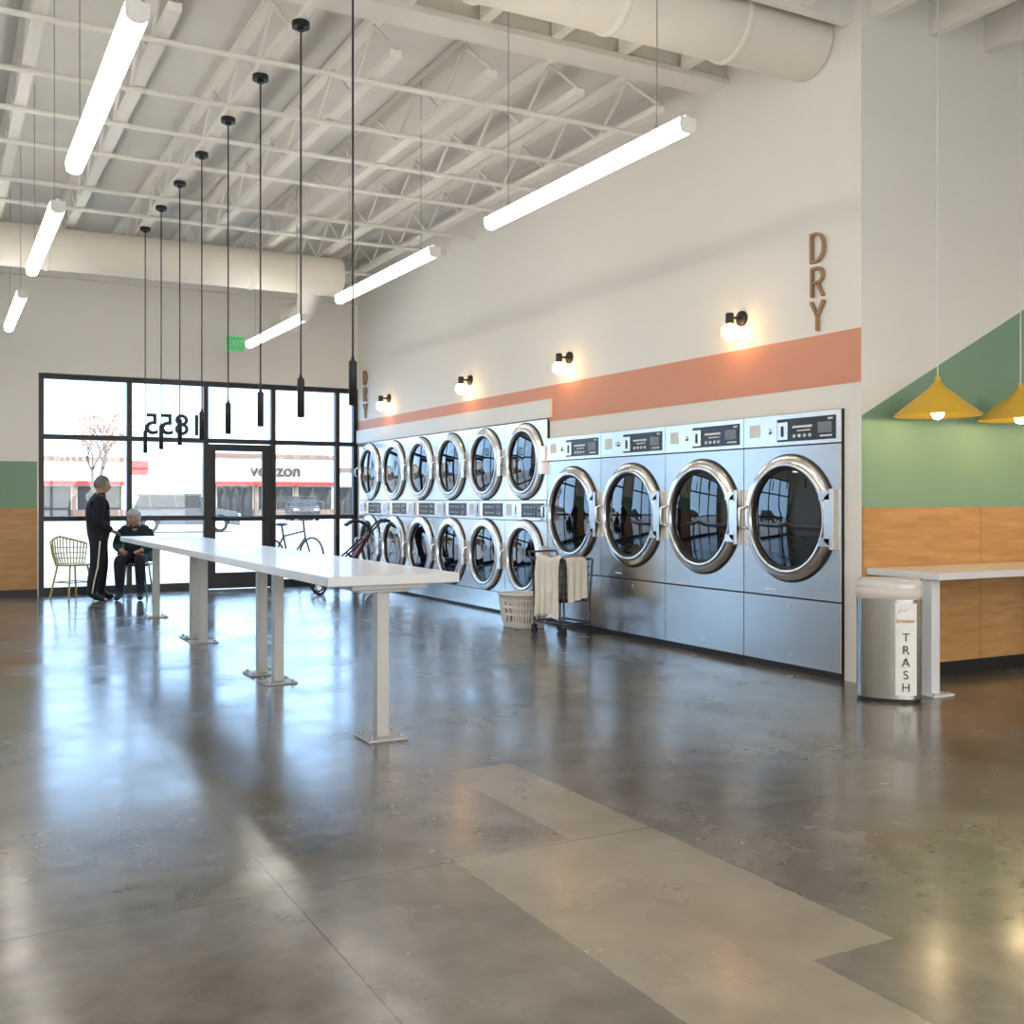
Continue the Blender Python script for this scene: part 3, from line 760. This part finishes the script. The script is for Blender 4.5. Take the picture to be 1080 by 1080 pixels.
for s_,q in (('L',1),('R',-1)):
    J['sh'+s_]=((-.01,.175*q,1.285),.088); J['el'+s_]=((-.06 if q<0 else -.03,.23*q,1.04),.072); J['wr'+s_]=((.12,.15*q,.92),.050); J['hd'+s_]=((.15,.145*q,.905),.026)
    f=.05*q
    J['hip'+s_]=((f*.3,.09*q,.78),.118); J['kn'+s_]=((f+.01,.105*q,.45),.090); J['cf'+s_]=((f*1.2-.02,.11*q,.28),.084); J['an'+s_]=((f*1.5-.03,.11*q,.095),.068)
    J['bl'+s_]=((f*1.5+.05,.115*q,.042),.048); J['to'+s_]=((f*1.5+.135,.125*q,.036),.036)
body(b,J,E_,[M_jacket,M_pants,M_shoe,M_skin])
for q in (1,-1):
    f=.05*q
    b.tube([(f*.3,.208*q,.78),(f+.01,.194*q,.45),(f*1.2-.02,.190*q,.28),(f*1.5-.03,.175*q,.11)],.009,M_label,n=6)
    hand(b,(.135,.148*q,.912),(.95,-.15*q,-.25),q,(0,.2*q,1),M_skin,.6,.95)
head(b,(.045,0,1.495),0,R(8),M_hairg)
b.loft([(1.335,.080,.080),(1.40,.068,.070)],M_jacket,Matrix.Translation((.012,0,0)),e=2,cap0=False,cap1=False)
b.obj('standing_man',(1.84,14.85,0),R(2))
b=MB(); J={'pelvis':((0,0,.575),(.13,.14)),'waist':((.0,0,.67),(.14,.15)),'chest':((.04,0,.81),(.145,.17)),'upper':((.075,0,.91),(.11,.13)),'neck':((.11,0,.975),.06),'nk2':((.13,0,1.01),.048)}
for s_,q in (('L',1),('R',-1)):
    J['sh'+s_]=((.07,.165*q,.895),.078); J['el'+s_]=((.08,.24*q,.69),.064); J['wr'+s_]=((.29,.13*q,.645),.042); J['hd'+s_]=((.315,.12*q,.642),.026)
    J['hip'+s_]=((.06,.09*q,.55),.095); J['kn'+s_]=((.42,.13*q,.515),.080); J['cf'+s_]=((.40,.13*q,.32),.068); J['an'+s_]=((.39,.13*q,.09),.052)
    J['bl'+s_]=((.45,.14*q,.042),.043); J['to'+s_]=((.53,.15*q,.036),.034)
body(b,J,E_,[M_coat,M_jeans,M_shoe,M_skin])
for q in (1,-1): hand(b,(.30,.125*q,.646),(.9,-.4*q,-.05),q,(0,0,1),M_skin,.45,.9)
head(b,(.155,0,1.055),R(-25),R(10),M_hairw,.1,.96,hat=True)
b.loft([(.935,.072,.072),(.99,.064,.066)],M_coat,Matrix.Translation((.115,0,0)),e=2,cap0=False,cap1=False)
b.obj('seated_woman',(2.34,15.06,0),CH_ANG)

# ---------------------------------------------------------------- outside
MB().box(-60,110,BY+.2,160,-.12,-.02,M_asph).obj('ground_parking_lot')
MB().box(-10,14,BY+.2,BY+3.2,-.02,.0,M_conc).obj('sidewalk')
MB().box(-60,110,-60,YR-.2,-.12,-.02,M_asph).obj('ground_rear_lot')
def car(mat,suv=True):
    b=MB(); h=1.62 if suv else 1.42
    def arch(cx,r=.40): return [(cx+r*math.cos(R(t)),.34+r*math.sin(R(t))) for t in range(180,-1,-20)]
    low=[(-2.2,.35),(-2.22,.62),(-2.1,.86),(-1.2,1.0),(1.95,1.02),(2.18,.95),(2.22,.55),(2.18,.35)]
    bot=[(2.18,.28)]+[(x,max(z,.28)) for x,z in reversed(arch(1.38))]+[(x,max(z,.28)) for x,z in reversed(arch(-1.38))]+[(-2.2,.28)]
    b.prism(low+bot,-.9,.9,mat)
    g1=[(-1.25,.99),(-.62,h-.10),(1.75 if suv else 1.3,h-.08),(2.02,1.0)]
    b.add([(x,y*(.86 if z<1.1 else .70),z) for y in (-1,1) for x,z in g1],[(0,1,2,3),(7,6,5,4),(0,4,5,1),(1,5,6,2),(2,6,7,3)],M_shopg)
    b.box(-.68,(1.8 if suv else 1.35),-.71,.71,h-.11,h-.02,mat)
    for x in (-.62,.35,1.35):
        for sy in (-1,1): b.tube([(x-.1*(x<0),.87*sy,1.0),(x+.05,.71*sy,h-.09)],.03,mat,n=5)
    for x in (-1.38,1.38):
        for sy in (-1,1):
            b.cyl((x,sy*.70,.34),(x,sy*.92,.34),.33,M_tyre,n=24); b.cyl((x,sy*.91,.34),(x,sy*.93,.34),.20,M_steel2,n=20)
    b.box(-2.24,-2.12,-.8,-.5,.66,.78,M_label); b.box(-2.24,-2.12,.5,.8,.66,.78,M_label)
    b.box(2.14,2.235,-.85,-.6,.75,.92,M_rsign); b.box(2.14,2.235,.6,.85,.75,.92,M_rsign)
    for sy in (-1,1): b.box(-.75,-.6,sy*.95-.07,sy*.95+.07,1.0,1.12,mat)
    return b
car(M_carsil).obj('car',(9.0,46,-.02),R(176),bevel=.02)
car(M_cardk,False).obj('car',(11.6,62,-.02),R(8),bevel=.02)
car(M_cardk,True).obj('car',(21.5,70,-.02),R(80),bevel=.02)
car(M_carwh,False).obj('car',(3.5,66,-.02),R(90),bevel=.02)
car(M_carwh,True).obj('car',(-9,40,-.02),R(20),bevel=.02)
car(M_cardk,True).obj('car',(-14,34,-.02),R(20),bevel=.02)
def shop(x0,x1,y,h,sign,col):
    b=MB(); b.box(x0,x1,y,y+12,-.02,h,M_stucco); b.box(x0-.1,x1+.1,y-.15,y+.3,h-.25,h+.1,M_brown)
    b.box(x0-.02,x1+.02,y-.05,y+.02,0,.6,M_brown)
    n=max(2,int((x1-x0)/3.0)); w=(x1-x0)/n
    for i in range(n):
        b.box(x0+i*w+.25,x0+(i+1)*w-.25,y-.06,y+.05,.6 if i%3 else .05,2.4,M_shopg)
        b.box(x0+i*w-.12,x0+i*w+.12,y-.2,y+.02,-.02,2.55,M_brown)
    b.box(x0,x1,y-.6,y,2.5,2.8,col)
    if sign: b.text(sign,1.35,.06,M_letters,basis((1,0,0),(0,0,1),(0,-1,0),((x0+x1)/2,y-.1,3.65)),bold=.02)
    return b
shop(18.8,28.5,84,4.9,'verizon',M_rsign).obj('shop_building')
shop(30,46,88,4.0,'',M_stucco).obj('shop_building')
shop(5.5,12.8,88,4.6,'',M_rsign).obj('shop_building')
b=shop(-30,-2,90,5.5,'',M_stucco); b.obj('shop_building')
b=MB(); b.box(10.3,11.6,70,70.2,2.9,3.8,M_rsign); b.box(10.75,11.15,70.02,70.18,-.02,3.0,M_stucco); b.obj('roadside_sign')
def tree(name,loc,H,seed):
    rnd=random.Random(seed); b=MB(); buds=[]
    def br(p,d,l,r,k):
        q=p+d*l; b.tube([p,p+(d+Vector((rnd.uniform(-.1,.1),rnd.uniform(-.1,.1),0)))*l*.5,q],[r,r*.85,r*.65],M_bark,n=6)
        if k<=1: buds.append(q)
        if k==0: return
        for i in range(3 if k>1 else 4):
            nd=(d+Vector((rnd.uniform(-.7,.7),rnd.uniform(-.7,.7),rnd.uniform(-.1,.5)))).normalized()
            br(q if i else p+d*l*.8,nd,l*rnd.uniform(.6,.8),r*.6,k-1)
    br(Vector((0,0,-.02)),Vector((0,0,1)),H*.33,.10,4)
    for q in buds:
        for _ in range(6):
            c=q+Vector([rnd.uniform(-.2,.2) for _ in range(3)]); u=Vector([rnd.uniform(-1,1) for _ in range(3)]).normalized()*.06; v=u.orthogonal().normalized()*.045
            b.add([c-u,c+v,c+u,c-v],[(0,1,2,3)],M_bud)
    b.obj(name,loc)
tree('bare_tree',(4.9,40,0),5.0,3); tree('bare_tree',(17.5,46,0),4.4,8); tree('bare_tree',(-6,38,0),5,9)
b=MB()
for x in (-.5,.52):
    P=[(x+.33*math.cos(R(t)),0,.35+.33*math.sin(R(t))) for t in range(0,360,12)]
    b.tube(P,.018,M_tyre,closed=True,n=8); b.cyl((x,-.03,.35),(x,.03,.35),.025,M_bolt)
    for t in range(0,360,30): b.tube([(x,0,.35),(x+.32*math.cos(R(t)),0,.35+.32*math.sin(R(t)))],.002,M_bolt,n=4)
bb=(-.08,0,.30); st=(-.22,0,.78); hd=(.33,0,.80)
for p,q in ((bb,st),(bb,(.36,0,.70)),((-.2,0,.73),hd),((-.5,0,.35),bb),((-.5,0,.35),(-.21,0,.72)),(hd,(.36,0,.68)),((.36,0,.68),(.52,0,.35)),(hd,(.30,0,.98)),(st,(-.25,0,.90))):
    b.tube([p,q],.016,M_black,n=8)
b.tube([(.36,-.27,1.02),(.36,-.2,1.03),(.30,-.05,.98),(.30,.05,.98),(.36,.2,1.03),(.36,.27,1.02)],.013,M_black,n=8)
b.sphere((-.25,0,.92),(.14,.07,.03),M_black); b.cyl((-.08,-.02,.30),(-.08,.02,.30),.08,M_bolt,n=20)
b.tube([(-.08,-.03,.30),(-.02,-.06,.16),(-.02,-.14,.16)],.01,M_bolt); b.tube([(-.08,.03,.30),(-.14,.06,.44),(-.14,.14,.44)],.01,M_bolt)
b.obj('bicycle',(5.05,17.0,0),R(35))

# ---------------------------------------------------------------- lighting
wd=D.worlds.new('sky'); SC.world=wd; wd.use_nodes=True; nt=wd.node_tree; bg=nt.nodes['Background']
tc=nt.nodes.new('ShaderNodeTexCoord'); sp=nt.nodes.new('ShaderNodeSeparateXYZ'); nt.links.new(tc.outputs['Generated'],sp.inputs[0])
# hazy sky: bluer to the north (+Y), warm on the sun side (-Y)
mr=nt.nodes.new('ShaderNodeMapRange'); mr.inputs[1].default_value=-0.6; mr.inputs[2].default_value=0.5
nt.links.new(sp.outputs[1],mr.inputs[0])
cr=nt.nodes.new('ShaderNodeValToRGB'); e=cr.color_ramp.elements
e[0].position=0.0; e[0].color=(1.0,0.92,0.82,1); e[1].position=1.0; e[1].color=(0.44,0.67,0.95,1)
nt.links.new(mr.outputs[0],cr.inputs[0]); nt.links.new(cr.outputs[0],bg.inputs[0]); bg.inputs[1].default_value=3.3
sl=D.lights.new('sun','SUN'); sl.energy=2.2; sl.angle=R(2); so=D.objects.new('sun',sl); COL.objects.link(so)
so.rotation_euler=Vector((-.25,.55,-.8)).to_track_quat('-Z','Y').to_euler(); sl.color=(1,.97,.93)

# ---------------------------------------------------------------- camera
cd=D.cameras.new('camera'); co=D.objects.new('camera',cd); COL.objects.link(co)
cd.sensor_width=36; cd.lens=36*1130/1080; cd.shift_y=-12/1080; cd.clip_end=500
co.location=(0,0,1.3); co.rotation_euler=(R(90),0,-math.atan(605/1130)); SC.camera=co
SC.view_settings.view_transform='Standard'; SC.view_settings.look='None'; SC.view_settings.exposure=0.80
